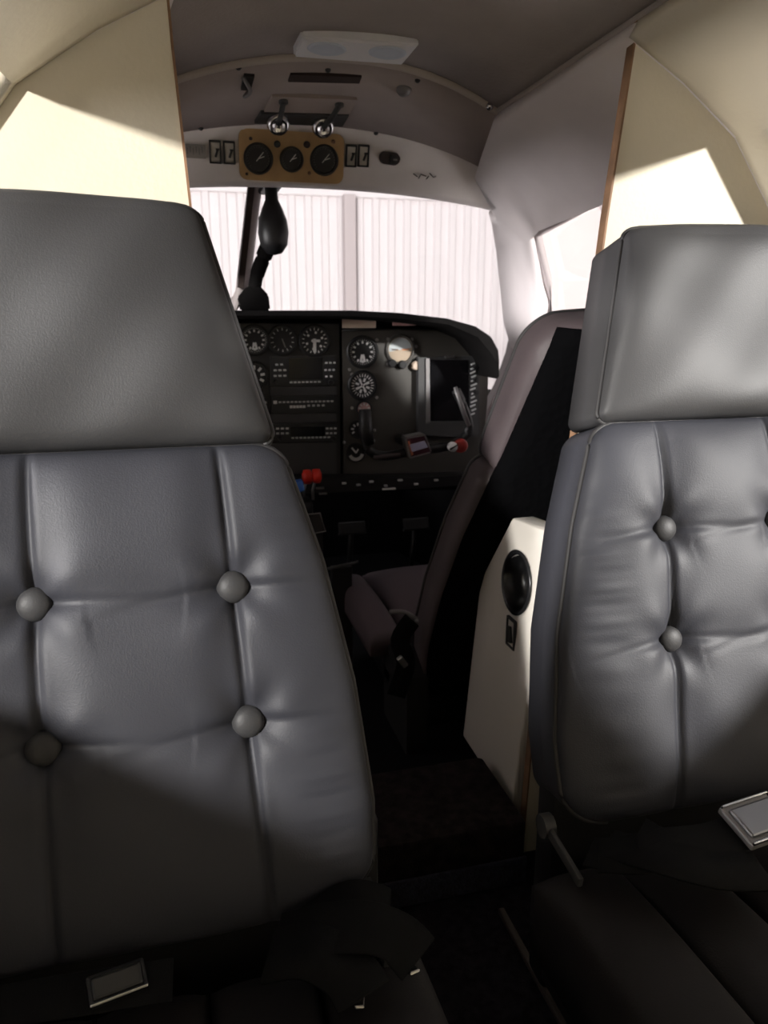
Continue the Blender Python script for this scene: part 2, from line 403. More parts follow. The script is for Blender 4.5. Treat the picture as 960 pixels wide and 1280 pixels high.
# ------------------------------------------------------------------ step across the aisle and seat rails
st = thing('step', 'dark carpeted step across the aisle between the seats', 'step', (0.33, 1.18, 0))
bm = B(); box(bm, (0, 0, 0.067), (0.46, 0.22, 0.13), None, 0.012); o = obj('tread', bm, M['carpet_step'], st, False, angle=40)
bm = B(); box(bm, (0, -0.113, 0.03), (0.46, 0.006, 0.055), None, 0.002); obj('kick_strip', bm, mat('blue_carpet_strip', (0.03, 0.03, 0.05), 1.0, bump=1.0, bscale=200, var=.4, vscale=80), st)
bm = B(); box(bm, (0, 0, 0.006), (0.012, 0.62, 0.012), None, 0.003)
rail = obj('seat_rail', bm, mat('worn_brown_rail', (.05, .04, .037), .6)); rail.location = (0.485, 0.70, 0); tag(rail, 'thin metal seat rail on the floor beside the right seat', 'rail', 'seat rails')
r2_ = rail.copy(); COL.objects.link(r2_); r2_.location = (0.12, 0.60, 0); r2_['label'] = 'thin metal seat rail on the floor beside the left seat'

# ------------------------------------------------------------------ padded surfaces
def E(a, p=6.0): return max(0.0, 1 - abs(a) ** p) ** (1 / 2.6)
def samples(n, pw=0.55):
    """-1..1, denser towards the ends"""
    out = []
    for i in range(n + 1):
        q = 2 * i / n - 1
        out.append((1 - pw) * q + pw * math.sin(q * math.pi / 2))
    return out
def pad(bm, base, n, nu, nv, bulge, thick, detail=None, p=6.0):
    """base(s,t) -> point on the pad's back plane front edge; n: outward normal"""
    S = samples(nu); T = samples(nv); n = V(n).normalized()
    vr = []
    for t in T:
        row = []
        for s in S:
            q = base(s, t); h = bulge * E(s, p) * E(t, p)
            if detail: h -= detail(q) * min(1.0, (E(s, p) * E(t, p)) * 1.3)
            row.append(bm.verts.new(q + n * h))
        vr.append(row)
    for a, b in zip(vr, vr[1:]):
        for i in range(len(a) - 1): bm.faces.new((a[i], a[i + 1], b[i + 1], b[i]))
    loop = vr[0][:] + [r[-1] for r in vr[1:]] + vr[-1][-2::-1] + [r[0] for r in vr[-2:0:-1]]
    mid = [bm.verts.new(v.co - n * (thick * 0.45) + 0.0 * n) for v in loop]
    bk = [bm.verts.new(v.co - n * thick) for v in loop]
    k = len(loop)
    for i in range(k):
        j = (i + 1) % k
        bm.faces.new((loop[j], loop[i], mid[i], mid[j])); bm.faces.new((mid[j], mid[i], bk[i], bk[j]))
    bm.faces.new(bk)
SL = 0.306          # recline of every backrest
def rr(t, t0, r, ):
    a = (abs(t) - t0) / (1 - t0)
    return 0 if a <= 0 else r * (1 - math.sqrt(max(0, 1 - a * a)))
HWR = [(.33, .372), (.38, .380), (.45, .382), (.59, .365), (.735, .328), (.88, .278)]
HW = [(.33, .345), (.38, .358), (.45, .363), (.59, .350), (.735, .322), (.88, .278)]
HWH = [(.885, .274), (1.0, .243), (1.13, .208), (1.16, .202)]
def make_seat(name, label, cx, y0, cols, rows, face=-1, outer=0, full=True, leather='leather', thick=.085, wide=0.0):
    """face -1: looks to the camera (rear-facing club seat)."""
    root = thing(name, label, 'seat', (cx, y0, 0))
    L = lambda x, z, off=0.0: V((x, -face * SL * (z - .35), z)) + NRM * off       # root-local
    NRM = V((0, face, SL)).normalized()
    def lim(x):      # keep clear of the side wall on the outer side
        return max(-0.335, min(0.335, x)) if outer == 0 else (max(x, -0.335) if outer < 0 else min(x, 0.335))
    # backrest
    zl, zh = .335, .874
    def base(s, t):
        z = zl + (zh - zl) * (t + 1) / 2
        tt0 = .80 if t < 0 else .90
        hw = interp(HWR if outer > 0 else HW, z) - rr(t, tt0, (.085 if outer <= 0 else .06) if t < 0 else .035)
        return L(lim(s * hw) if outer else s * hw, z)
    buttons = [(c, r) for r in rows for c in cols]
    def detail(q):
        x, z = q.x, q.z; d = 0.0
        for c in cols:
            xc = c * (1 - 0.22 * (z - .64)); e = abs(x - xc)
            if e < .12: d += 0.0075 * math.exp(-(e / .0055) ** 2) + 0.008 * math.exp(-(e / .035) ** 2)
        for c, r in buttons:
            xc = c * (1 - 0.22 * (r - .64)); dx, dz = x - xc, z - r; rad = math.hypot(dx, dz)
            if rad < .16:
                d += 0.014 * math.exp(-(rad / .026) ** 2)
                dzz = dz + 0.10 * dx * dx / .1 * (1 if dx * cols[0] > 0 else .4)
                d += 0.0065 * math.exp(-(dzz / .006) ** 2) * math.exp(-abs(dx) / .065) + 0.005 * math.exp(-(dzz / .028) ** 2) * math.exp(-abs(dx) / .09)
                ang = math.atan2(dz, dx); d += 0.0022 * math.cos(5 * ang + c * 9) * math.exp(-((rad - .04) / .03) ** 2)
        # creases along the side bolsters
        e = abs(x)
        if e > .22 and full: d += 0.0016 * (math.sin(z * 95 + 3 * math.sin(z * 17 + cx * 9)) ** 3) * math.exp(-((e - .31) / .035) ** 2)
        d += 0.0015 * math.sin(x * 31 + 2 * math.sin(z * 13 + cx)) * math.sin(z * 23 + x * 9)
        return d
    bm = B(); pad(bm, base, NRM, 250 if full else 60, 200 if full else 60, .042, thick, detail if full else None)
    back = obj('backrest', bm, M[leather], root, True)
    # piping along the backrest's front edge
    T = samples(60); loop = [base(1, t) for t in T] + [base(s, 1) for s in samples(40)[::-1]] + [base(-1, t) for t in T[::-1]]
    bm = B(); tube(bm, [p + NRM * .001 for p in loop], .0045, 6); obj('piping', bm, M['piping'], back, True)
    if full:
        me = None
        for i, (c, r) in enumerate(buttons):
            xc = c * (1 - 0.22 * (r - .64)); q = L(xc, r, .042 - .026)
            if me is None:
                bm = B(); lathe(bm, (0, 0, 0), NRM, [(.0185, -.006), (.0190, .002), (.0172, .007), (.0125, .0105), (.006, .0122), (0, .0127)], 24)
                b = obj('button', bm, M['leather_head'], back, True); me = b.data
            else: b = bpy.data.objects.new('button', me); COL.objects.link(b); b.parent = back
            b.location = q
    # headrest
    hl, hh = .873, 1.152
    def hbase(s, t):
        z = hl + (hh - hl) * (t + 1) / 2
        hw = interp(HWH, z) + wide * (z - .88) - rr(t, .86 - .3 * (wide > 0), (.028 + .04 * (wide > 0)) if t > 0 else .012)
        q = L(s * hw, z + (0.006 * (1 - s * s) if t > .9 else 0)); return q
    def hdet(q):
        x, z = q.x, q.z
        return 0.003 * math.sin(x * 15 + z * 22 + cx * 5) + 0.0015 * math.sin(x * 42 - z * 35)
    bm = B(); pad(bm, hbase, NRM, 70, 60, .040, thick, hdet, 7.0)
    head = obj('headrest', bm, M['leather_head'] if leather == 'leather' else M[leather], root, True)
    loop = [hbase(1, t) for t in T] + [hbase(s, 1) for s in samples(40)[::-1]] + [hbase(-1, t) for t in T[::-1]]
    bm = B(); tube(bm, [p + NRM * .001 for p in loop], .004, 6); obj('piping', bm, M['piping'], head, True)
    # headrest posts, hidden between the pads
    for s in (-1, 1):
        bm = B(); cyl(bm, L(s * .1, .855, -.045), (0, -face * SL, 1), .008, .06, 10); obj('headrest_post', bm, M['steel'], root, True)
    return root, L, NRM
# --- passenger seats
LS, LL, LN = make_seat('passenger_seat', 'left grey tufted leather seat with buttons facing the viewer', -0.172, 0.742, [-.217, 0, .217], [.713, .563], -1, -1)
RS, RL, RN = make_seat('passenger_seat', 'right grey tufted leather seat beside the white side cabinet', 0.851, 0.80, [-.195, 0, .195], [.722, .570], -1, 1)
LS['group'] = RS['group'] = 'passenger seats facing the viewer'
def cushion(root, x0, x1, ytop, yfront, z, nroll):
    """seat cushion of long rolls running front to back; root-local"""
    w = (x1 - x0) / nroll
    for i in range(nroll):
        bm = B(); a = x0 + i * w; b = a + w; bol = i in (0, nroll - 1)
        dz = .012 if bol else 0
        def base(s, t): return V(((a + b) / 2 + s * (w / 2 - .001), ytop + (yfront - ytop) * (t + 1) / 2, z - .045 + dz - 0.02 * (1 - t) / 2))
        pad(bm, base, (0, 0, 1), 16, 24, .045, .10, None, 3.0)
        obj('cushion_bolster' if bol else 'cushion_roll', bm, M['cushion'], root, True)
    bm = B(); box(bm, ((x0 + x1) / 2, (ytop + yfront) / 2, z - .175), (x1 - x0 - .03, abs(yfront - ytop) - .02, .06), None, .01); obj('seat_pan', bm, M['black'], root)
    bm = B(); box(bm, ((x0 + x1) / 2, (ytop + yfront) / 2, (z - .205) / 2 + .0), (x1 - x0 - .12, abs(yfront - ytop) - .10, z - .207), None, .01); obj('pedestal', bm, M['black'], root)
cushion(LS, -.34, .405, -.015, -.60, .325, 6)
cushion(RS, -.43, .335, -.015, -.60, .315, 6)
for root, s, x in ((LS, 1, .345), (RS, -1, -.385)):       # lower back frame and recline hinge at the aisle side
    bm = B(); box(bm, (0, .062, .215), (.75, .055, .41), None, .012); obj('back_frame', bm, M['black'], root, False, angle=40)
    bm = B(); cyl(bm, (x, .02, .325), (s, 0, 0), .017, .016, 14); box(bm, (x + s * .008, -.03, .318), (.008, .10, .016), Matrix.Rotation(math.radians(8), 3, 'X'), .003)
    obj('hinge', bm, M['panel_grey'], root, False, angle=40)

# --- belts lying on the cushions
def belt(name, label, path, w, buckle=None, folds=None):
    t = thing(name, label, 'seat belt', path[0], 'lap belts lying on the seats')
    o0 = V(path[0])
    bm = B(); tube(bm, [p - o0 for p in smoothpath(path, 6)], 0, flat=(w, .004, (0, -.25, 1))); s = obj('strap', bm, M['webbing'], t, True)
    sd = s.modifiers.new('bevel', 'BEVEL'); sd.width = .0012
    for q in folds or []:
        bm = B(); tube(bm, [p - o0 for p in smoothpath(q, 6)], 0, flat=(w, .004, (0, -.3, 1))); obj('strap', bm, M['webbing'], t, True)
    if buckle:
        c, rot, size, lab = buckle; c = V(c) - o0
        dk = lab == 'buckle_dark'
        bm = B(); box(bm, c, (size[0], size[1], size[2] * .6), rot, .003); b = obj('buckle', bm, M['black' if dk else 'dull'], t)
        bm = B(); box(bm, c + rot @ V((0, 0, size[2] * .45)), (size[0] * .86, size[1] * .7, size[2] * .35), rot, .003); obj('buckle_cover', bm, mat(lab, (.30, .30, .31) if lab == 'buckle_grey' else (.03, .03, .03), .30, metal=.9 if lab == 'buckle_grey' else 0), b)
        for sy in ((-1,) if dk else (-1, 1)):
            bm = B(); box(bm, c + rot @ V((0, sy * size[1] * .46, size[2] * .4)), (size[0] * .98, .004, .006), rot, .0015); obj('buckle_edge', bm, M['chrome'], b)
    return t
Rz = lambda a: Matrix.Rotation(math.radians(a), 3, 'Z')
belt('seat_belt', 'black lap belt with silver buckle lying on the right seat', [(.475, .735, .345), (.50, .71, .355), (.56, .685, .375), (.63, .69, .365), (.69, .70, .36), (.80, .70, .352), (.95, .71, .345)], .052,
     ((.705, .70, .372), Rz(8) @ Matrix.Rotation(math.radians(18), 3, 'X'), (.085, .062, .018), 'buckle_grey'),
     [[(.50, .735, .352), (.545, .665, .374), (.60, .645, .362), (.67, .645, .345)], [(.48, .72, .350), (.53, .69, .366), (.58, .725, .364)]])
belt('seat_belt', 'black lap belt with dull buckle lying at the left seat bottom', [(-.42, .69, .347), (-.30, .685, .347), (-.18, .68, .348), (-.10, .672, .350), (-.05, .67, .349)], .045,
     ((-.105, .672, .357), Rz(12) @ Matrix.Rotation(math.radians(24), 3, 'X'), (.058, .032, .010), 'buckle_dark'))
belt('seat_belt', 'black folded belt strap bunched at the aisle corner of the left seat', [(.06, .685, .358), (.10, .665, .378), (.15, .65, .385), (.185, .64, .372), (.205, .62, .356)], .06, None,
     [[(.05, .665, .358), (.09, .64, .378), (.125, .615, .368), (.137, .59, .357)], [(.10, .685, .358), (.15, .69, .377), (.19, .685, .360)]])
for nm, lab, (u, v), s, rz in (('belt_tongue', 'silver belt tongue beside the aisle edge of the left seat', (509, 1208), (.012, .040, .004), 12),
                               ('belt_tongue', 'small silver belt tongue on the left cushion below the bunched strap', (450, 1252), (.010, .026, .004), -15)):
    p = aZ(u, v, .348); t = thing(nm, lab, 'belt tongue', p, 'belt tongues')
    bm = B(); box(bm, (0, 0, 0), s, Rz(rz) @ Matrix.Rotation(math.radians(-25), 3, 'X'), .0015); obj('blade', bm, M['chrome'], t)
    bm = B(); box(bm, Rz(rz) @ V((0, s[1] * .6, .004)), (s[0] * 1.5, s[1] * .5, .010), Rz(rz), .003); obj('grip', bm, M['black'], t)

# --- co-pilot seat (looks forward; we see its black back and plum side)
CS, CL, CN = make_seat('cockpit_seat', 'plum-grey cockpit seat with black back beyond the white cabinet', 0.885, 1.63, [-.217, 0, .217], [.713, .563], 1, 0, False, 'cockpit_leather', .085, .04)
CS['label'] = 'plum-grey cockpit seat with black cloth back, beyond the white cabinet'
CS.location.z = -0.175; CS.scale = (1.05, 1.05, 1.05)
bm = B()       # black cloth back cover
pts = []
for z in [.33 + .82 * i / 24 for i in range(25)]:
    hw = interp(HW, z) if z < .88 else interp(HWH, z)
    pts.append((hw - .006, z))
rows = []
for hw, z in pts:
    rows.append([CL(hw * (2 * i / 12 - 1), z, -.083 - .018 * (1 - abs(2 * i / 12 - 1) ** 6)) for i in range(13)])
grid_surface(bm, rows); o = obj('back_cover', bm, M['black_cloth'], CS, True); solid(o, .01, 1.0)
o['label'] = 'black cloth back cover'
bm = B()
for i in range(13):
    for s in (-1, 1):
        x0 = -.30 + .05 * i
        a = CL(x0, .36 , -.118); b = CL(x0 + s * .25, .66, -.118)
        if abs(x0 + s * .25) < .30: tube(bm, [a, b], .0022, 4)
obj('quilting', bm, M['black_cloth'], CS)
def roll(x0, x1, y0, y1, z, root, m, name):
    bm = B()
    def base(s, t): return V(((x0 + x1) / 2 + s * (x1 - x0) / 2, y0 + (y1 - y0) * (t + 1) / 2, z - .045))
    pad(bm, base, (0, 0, 1), 18, 24, .045, .035, None, 2.4); return obj(name, bm, m, root, True)
CQ = mat('cockpit_cushion', (0.11, 0.085, 0.094), 0.6, spec=.3, bump=.1, bscale=300)
roll(-.445, -.36, .06, .52, .425, CS, CQ, 'cushion_bolster'); roll(-.355, .10, .06, .52, .435, CS, CQ, 'cushion'); roll(.105, .25, .06, .52, .435, CS, CQ, 'cushion_bolster')
bm = B(); box(bm, (-.09, .27, .285), (.62, .46, .05), None, .01); obj('seat_pan', bm, M['black'], CS)
bm = B(); box(bm, (-.09, .20, .20), (.46, .36, .13), None, .01); obj('pedestal', bm, M['black'], CS)
# side skirt of the seat and its adjusting hardware
bm = B(); prism(bm, [(-.40, .10, .13), (-.40, -.10, .13), (-.40, -.10, .36), (-.40, -.02, .40), (-.40, .10, .36)], (.05, 0, 0)); obj('side_skirt', bm, mat('dark_skirt', (.007, .0065, .007), .8), CS)
t = thing('seat_belt', 'black lap belt with small silver buckle hanging beside the cockpit seat', 'seat belt', aY(505, 830, 1.52), 'lap belts lying on the seats')
bm = B(); tube(bm, smoothpath([aY(515, 775, 1.56) - t.location, aY(500, 800, 1.54) - t.location, aY(507, 830, 1.52) - t.location, aY(495, 870, 1.51) - t.location], 5), 0, flat=(.045, .004, (0, -1, .2))); obj('strap', bm, M['webbing'], t, True)
bm = B(); box(bm, aY(503, 827, 1.50) - t.location, (.014, .012, .03), Matrix.Rotation(math.radians(-35), 3, 'Y'), .003); obj('buckle', bm, M['steel'], t)
t = thing('seat_lever', 'small dull metal lever on the cockpit seat cushion edge', 'lever', aY(505, 773, 1.60))
bm = B(); tube(bm, smoothpath([(-.03, .02, .012), (0, 0, .016), (.03, -.02, .0)], 4), .006, 8); obj('arm', bm, M['dull'], t, True)
bm = B(); lathe(bm, (.03, -.02, -.008), (0, 0, 1), [(0, 0), (.009, .002), (.010, .010), (0, .016)], 12); obj('knob', bm, M['dull'], t, True)

# ------------------------------------------------------------------ white side cabinet between the partition and the cockpit seat
FX = 0.565
cab = thing('side_cabinet', 'white textured side cabinet with black round cup hole beside the aisle', 'cabinet', (FX, 1.2, 0))
c0 = V((FX, 1.2, 0))
FN0, FNN = V((FX, 0, 0)), V((1, 0, -.09))
def fq(u, v): return aP(u, v, FN0, FNN) - c0
pf = [fq(u, v) for u, v in ((640, 647), (600, 725), (578, 920), (619, 984))]
def fz(y, z): return V((.09 * z, y - c0.y, z))
poly = pf + [fz(1.166, fq(640, 1035).z), fz(1.166, fq(688, 665).z)]
# round hole cut through the aisle face
hc = fq(647, 728)
HR = 0.058
bm = B(); prism(bm, poly, (.05, 0, 0))
bmesh.ops.recalc_face_normals(bm, faces=bm.faces)
bmesh.ops.bevel(bm, geom=[e for e in bm.edges], offset=.006, segments=3, affect='EDGES', profile=.5)
body = obj('body', bm, M['console'], cab, False, angle=35)
cb = B(); cyl(cb, (hc.x - .05, hc.y, hc.z), (1, 0, -.09), HR, .13, 40)
cme = bpy.data.meshes.new('cutter'); bmesh.ops.recalc_face_normals(cb, faces=cb.faces); cb.to_mesh(cme); cb.free()
cut = bpy.data.objects.new('cutter', cme); COL.objects.link(cut); cut.parent = cab
md = body.modifiers.new('hole', 'BOOLEAN'); md.object = cut; md.operation = 'DIFFERENCE'; md.solver = 'EXACT'
bpy.context.view_layer.update()
dg = bpy.context.evaluated_depsgraph_get(); nm_ = bpy.data.meshes.new_from_object(body.evaluated_get(dg))
body.modifiers.clear(); body.data = nm_; bpy.data.objects.remove(cut); bpy.data.meshes.remove(cme)
bm = B(); lathe(bm, (hc.x - .001, hc.y, hc.z), (1, 0, -.09), [(HR + .006, -.001), (HR + .007, -.004), (HR + .001, -.006), (HR - .003, -.002), (HR - .006, .03), (HR - .010, .044), (0, .046)], 40)
cup = obj('cup_holder', bm, mat('glossy_black_cup', (.012, .012, .013), .25), cab, True)
cup['label'] = 'glossy black round cup hole'
sk = fq(640, 791)
bm = B()
for dy, dz, sy, sz in ((-.017, 0, .005, .062), (.017, 0, .005, .062), (0, .029, .034, .005), (0, -.029, .034, .005)): box(bm, (sk.x - .002, sk.y + dy, sk.z + dz), (.006, sy, sz), None, .001)
fr = obj('socket', bm, M['black'], cab)
bm = B(); box(bm, (sk.x, sk.y, sk.z), (.004, .030, .052)); obj('socket_plate', bm, M['switch'], fr)
bm = B(); box(bm, (sk.x - .004, sk.y + .002, sk.z - .004), (.007, .014, .034), Matrix.Rotation(math.radians(-12), 3, 'X'), .002); obj('socket_slot', bm, M['black'], fr)
bm = B(); box(bm, (.105, .03, pf[0].z - .012), (.05, .06, .012), None, .003); obj('lid', bm, M['console'], cab)

# ------------------------------------------------------------------ instrument panel
PY = 2.15
ip = thing('instrument_panel', 'black instrument panel with round gauges and radios under the glareshield', 'instrument panel', (CX, PY, 0))
i0 = V((CX, PY, 0))
def q(u, v, y=PY): return aY(u, v, y) - i0
S1 = (aY(500, 500, PY) - aY(499, 500, PY)).length          # metres per pixel on the panel
FN = V((0, -1, 0))
# face plate pieces
def plate(name, pts, y, d, m, parent=ip, bev=0):
    bm = B(); prism(bm, [aY(u, v, y) - i0 for u, v in pts], (0, d, 0))
    if bev: bmesh.ops.bevel(bm, geom=bm.edges[:], offset=bev, segments=2, affect='EDGES')
    return obj(name, bm, m, parent)
plate('back_plate', [(150, 395), (300, 393), (425, 394), (560, 402), (610, 440), (606, 520), (598, 612), (430, 614), (150, 616)], PY + .02, .02, M['floor_dark'])
cop = plate('faceplate', [(428, 413), (550, 411), (590, 421), (611, 447), (609, 505), (604, 555), (596, 596), (430, 600)], PY, .018, M['panel_lit'])
cop['label'] = 'dark grey co-pilot side faceplate'
cs = plate('radio_stack', [(300, 404), (424, 405), (426, 596), (340, 600), (300, 600)], PY + .004, .014, M['radio'])
plate('pilot_faceplate', [(150, 402), (299, 404), (299, 598), (150, 600)], PY, .018, M['panel_grey'])
# glareshield: a padded brow sweeping down at the right end
gs_pts = [(150, 386), (300, 388), (400, 388), (440, 388), (500, 391), (560, 398), (596, 408), (614, 420), (622, 435)]
bm = B(); rows = []
for k, (u, v) in enumerate(gs_pts):
    a = aY(u, v, 1.98) - i0; th = .020 + (.016 if k > 5 else .004 * k / 5)
    back = V((a.x + .0, 2.20 - PY, aY(u, v, 1.98).z - .000))
    low = aY(u, v, 1.98).z - th - (.02 if k > 6 else 0)
    rows.append([V((a.x, 1.985 - PY, low)), V((a.x, 1.972 - PY, low + .008)), V((a.x, 1.975 - PY, a.z - .006)), V((a.x, 1.99 - PY, a.z)), back + V((0, 0, .0)), V((back.x, back.y, low)), ])
end = rows[-1]
rows.append([p + V((.004, 0, -.030)) for p in end])
vr = grid_surface(bm, [r + [r[0]] for r in rows]); bmesh.ops.remove_doubles(bm, verts=bm.verts, dist=1e-5)
bmesh.ops.holes_fill(bm, edges=bm.edges[:])
obj('glareshield', bm, M['shade'], ip, False, angle=50)
# lower lip and its switches
bm = B(); prism(bm, [q(u, v, 2.08) for u, v in ((330, 598), (430, 598), (525, 597), (585, 594), (585, 606), (520, 611), (430, 615), (330, 620))], (0, .07, 0)); lip = obj('lower_lip', bm, M['black'], ip)
for u, v, w in ((430, 604, 5), (448, 606, 5), (464, 602, 5), (482, 607, 4), (486, 611, 16), (500, 600, 6), (520, 605, 5), (545, 600, 5)):
    p = aY(u, v, 2.078) - i0
    bm = B(); box(bm, p, (w * S1, .012, 2.2 * S1), None, .001); obj('switch', bm, M['legend'], lip)
# placards and trim line under the brow
for u0, v0, u1, v1, m in ((428, 398, 470, 410, 'placard'), (491, 400, 520, 407, 'pinkplacard')):
    plate('placard', [(u0, v0), (u1, v0 + 1), (u1, v1), (u0, v1)], 2.08, .004, M[m])
bm = B(); tube(bm, [q(428, 413, 2.135), q(480, 411.5, 2.135), q(552, 411, 2.135)], .0035, 6); obj('trim_line', bm, M['black'], ip, True)
# gauges
def gauge(u, v, rpx, style, parent=ip, y=PY - .001, n=None, org=None, face='dial', ringm='black'):
    n = FN if n is None else n; org = i0 if org is None else org
    c = (aY(u, v, y) if isinstance(y, float) else y) - org; r = rpx * S1 if style != 'oh' else rpx
    rot = basis(n)
    bm = B(); lathe(bm, c, n, [(r * 1.16, -.012), (r * 1.16, .004), (r * 1.08, .008), (r * .98, .008), (r * .94, .001), (0, .0008)], 32)
    g = obj('gauge', bm, M[ringm], parent, False, angle=30)
    bm = B(); cyl(bm, c + n * .001, n, r * .93, .0012, 32); obj('dial', bm, M[face], g)
    tk = B()
    def tick(a, r0, r1, w):
        a = math.radians(a); d = rot @ V((math.sin(a), 0, math.cos(a))); s = rot @ V((math.cos(a), 0, -math.sin(a)))
        P = [c + n * .003 + d * (rad * r) + s * (sg * w * r / 2) for rad, sg in ((r0, -1), (r1, -1), (r1, 1), (r0, 1))]
        prism(tk, P, -n * .0008)
    if style == 'clock':
        for k in range(36): tick(k * 10, .80, .90, .035)
        for k in range(12): tick(k * 30, .58, .76, .13)
        obj('tick_marks', tk, M['mark'], g); tk = B()
        for a in (168, 192): tick(a, .18, .72, .16)
        obj('needle', tk, M['mark'], g)
    elif style == 'compass':
        for k in range(24): tick(k * 15, .66, .88, .07)
        for k in range(8): tick(k * 45 + 20, .30, .58, .16)
        obj('tick_marks', tk, M['mark'], g); tk = B()
        for a in (60, 240, 150, 330): tick(a, .05, .5, .12)
        obj('needle', tk, M['mark'], g)
    elif style == 'bar':
        for k in range(18): tick(k * 20, .74, .9, .07)
        for k in range(6): tick(k * 60 + 10, .5, .66, .14)
        obj('tick_marks', tk, M['mark'], g); tk = B()
        tick(180, -.15, .8, .22); tick(90, -.22, .4, .18); obj('needle', tk, M['mark'], g)
    elif style == 'crescent':
        for k in range(12): tick(110 + k * 12, .55, .92, .20)
        obj('tick_marks', tk, M['mark'], g); tk = B(); tick(-40, .0, .8, .2); tick(30, .0, .5, .16); obj('needle', tk, M['mark'], g)
    elif style == 'horizon':
        pts = [c + n * .003 + rot @ V((r * .9 * math.cos(t), 0, r * .9 * math.sin(t))) for t in [math.radians(10 + 180 * k / 16) for k in range(17)]]
        bm = B(); prism(bm, pts, -n * .001); obj('sky_half', bm, M['sky_dial'], g)
        for a, r0, r1, w in ((90, .15, .7, .10), (270, .15, .7, .10)): tick(a, r0, r1, w)
        obj('needle', tk, mat('orange_bar', (.6, .25, .12), .5), g)
    elif style == 'small':
        for k in range(7): tick(-120 + k * 40, .5, .85, .2)
        obj('tick_marks', tk, M['mark'], g)
    elif style == 'oh':
        for k in range(20): tick(-130 + k * 13.5, .78, .88, .025)
        obj('tick_marks', tk, M['dull'], g); tk = B(); tick(-110 if rpx > .04 else 40, -.25, .62, .06); tick(70, 0, .5, .06); obj('needle', tk, M['mark'], g)
    elif style == 'dim':
        for k in range(14): tick(k * 25.7, .7, .88, .06)
        obj('tick_marks', tk, M['legend'], g); tk = B(); tick(160, -.1, .6, .1); obj('needle', tk, M['dull'], g)
    return g
gauge(453, 440, 16.5, 'clock'); gauge(453, 482, 15.5, 'compass'); gauge(500, 437, 15.5, 'horizon', face='ground_dial', ringm='panel_lit')
gauge(455, 511, 8.5, 'small', face='pinkplacard'); gauge(447, 537, 9.5, 'small'); gauge(445, 566, 10.5, 'crescent')
gauge(318, 425, 15, 'clock'); gauge(353, 425, 15, 'dim'); gauge(393, 426, 16, 'bar')
gauge(318, 470, 14, 'small'); gauge(322, 505, 12, 'small')
for u, v, r, m in ((489, 454, 5, 'black'), (502, 455.5, 5, 'black'), (519, 457, 5.5, 'placard')):
    bm = B(); lathe(bm, q(u, v), FN, [(r * S1, -.002), (r * S1, .014), (r * .8 * S1, .018), (0, .018)], 16); obj('knob', bm, M[m], ip, False, angle=40)
# screws of the co-pilot faceplate
for u, v in ((471, 425), (437, 462), (440, 468), (471, 497), (440, 510), (468, 538), (467, 551), (430, 553), (515, 424), (520, 433), (485, 424), (485, 455), (603, 452), (553, 408), (548, 411)):
    bm = B(); lathe(bm, q(u, v, PY - .0005), FN, [(2.0 * S1, -.001), (2.0 * S1, .001), (1.2 * S1, .002), (0, .002)], 10); obj('screw', bm, M['steel'], ip)
# radios in the stack
def radio(u0, v0, u1, v1, screen, rows, knobs):
    y = PY - .006
    f = plate('radio', [(u0, v0), (u1, v0 - 1.5), (u1, v1 - 1.5), (u0, v1)], y, .02, M['radio'])
    if screen: plate('screen', [(screen[0], screen[1]), (screen[2], screen[1] - .8), (screen[2], screen[3] - .8), (screen[0], screen[3])], y - .002, .003, M['screen'], f)
    for (ua, ub, v, step, w, h, m) in rows:
        u = ua
        while u < ub:
            bm = B(); box(bm, q(u, v - (u - u0) * .02, y - .002), (w * S1, .004, h * S1), None, 0); obj('button', bm, M[m], f)
            u += step
    for u, v, r in knobs:
        bm = B(); lathe(bm, q(u, v, y), FN, [(r * S1, -.001), (r * S1, .010), (r * .85 * S1, .013), (0, .013)], 14); obj('knob', bm, M['black'], f, False, angle=40)
    return f
radio(338, 446, 419, 482, (361, 448, 403, 475), [(364, 402, 478.5, 5, 3, 1.6, 'legend'), (346, 358, 456, 6, 3, 2, 'legend'), (344, 358, 463, 6, 3.4, 2, 'legend'), (344, 358, 470, 6, 3.4, 2, 'legend'), (408, 419, 455, 5, 2.6, 2, 'legend'), (407, 419, 464, 5, 2.6, 2, 'legend'), (408, 419, 472, 6, 2.6, 2, 'mark')], [(345, 477, 3), (413, 478, 3)])
radio(340, 496, 420, 516, None, [(350, 418, 503, 5, 3, 1.8, 'legend'), (364, 382, 509, 4, 3, 3, 'mark'), (386, 410, 508, 6, 3, 2.2, 'legend'), (344, 347, 503, 9, 4, 3.6, 'mark')], [])
radio(340, 530, 421, 552, (364, 534, 406, 546), [(366, 412, 548, 5, 3, 1.6, 'legend'), (347, 360, 536, 6, 3.4, 2, 'mark'), (347, 360, 542, 6, 3.4, 2, 'legend'), (409, 420, 537, 5, 3, 2, 'mark'), (409, 420, 543, 5, 3, 2, 'legend')], [(350, 548, 2.6), (417, 548, 2.6)])
for v0, v1 in ((484, 495), (518, 529), (554, 594)):
    plate('blank_plate', [(338, v0 + .5), (420, v0 - 1), (421, v1 - 1.2), (338, v1)], PY - .003, .016, M['panel_grey'])
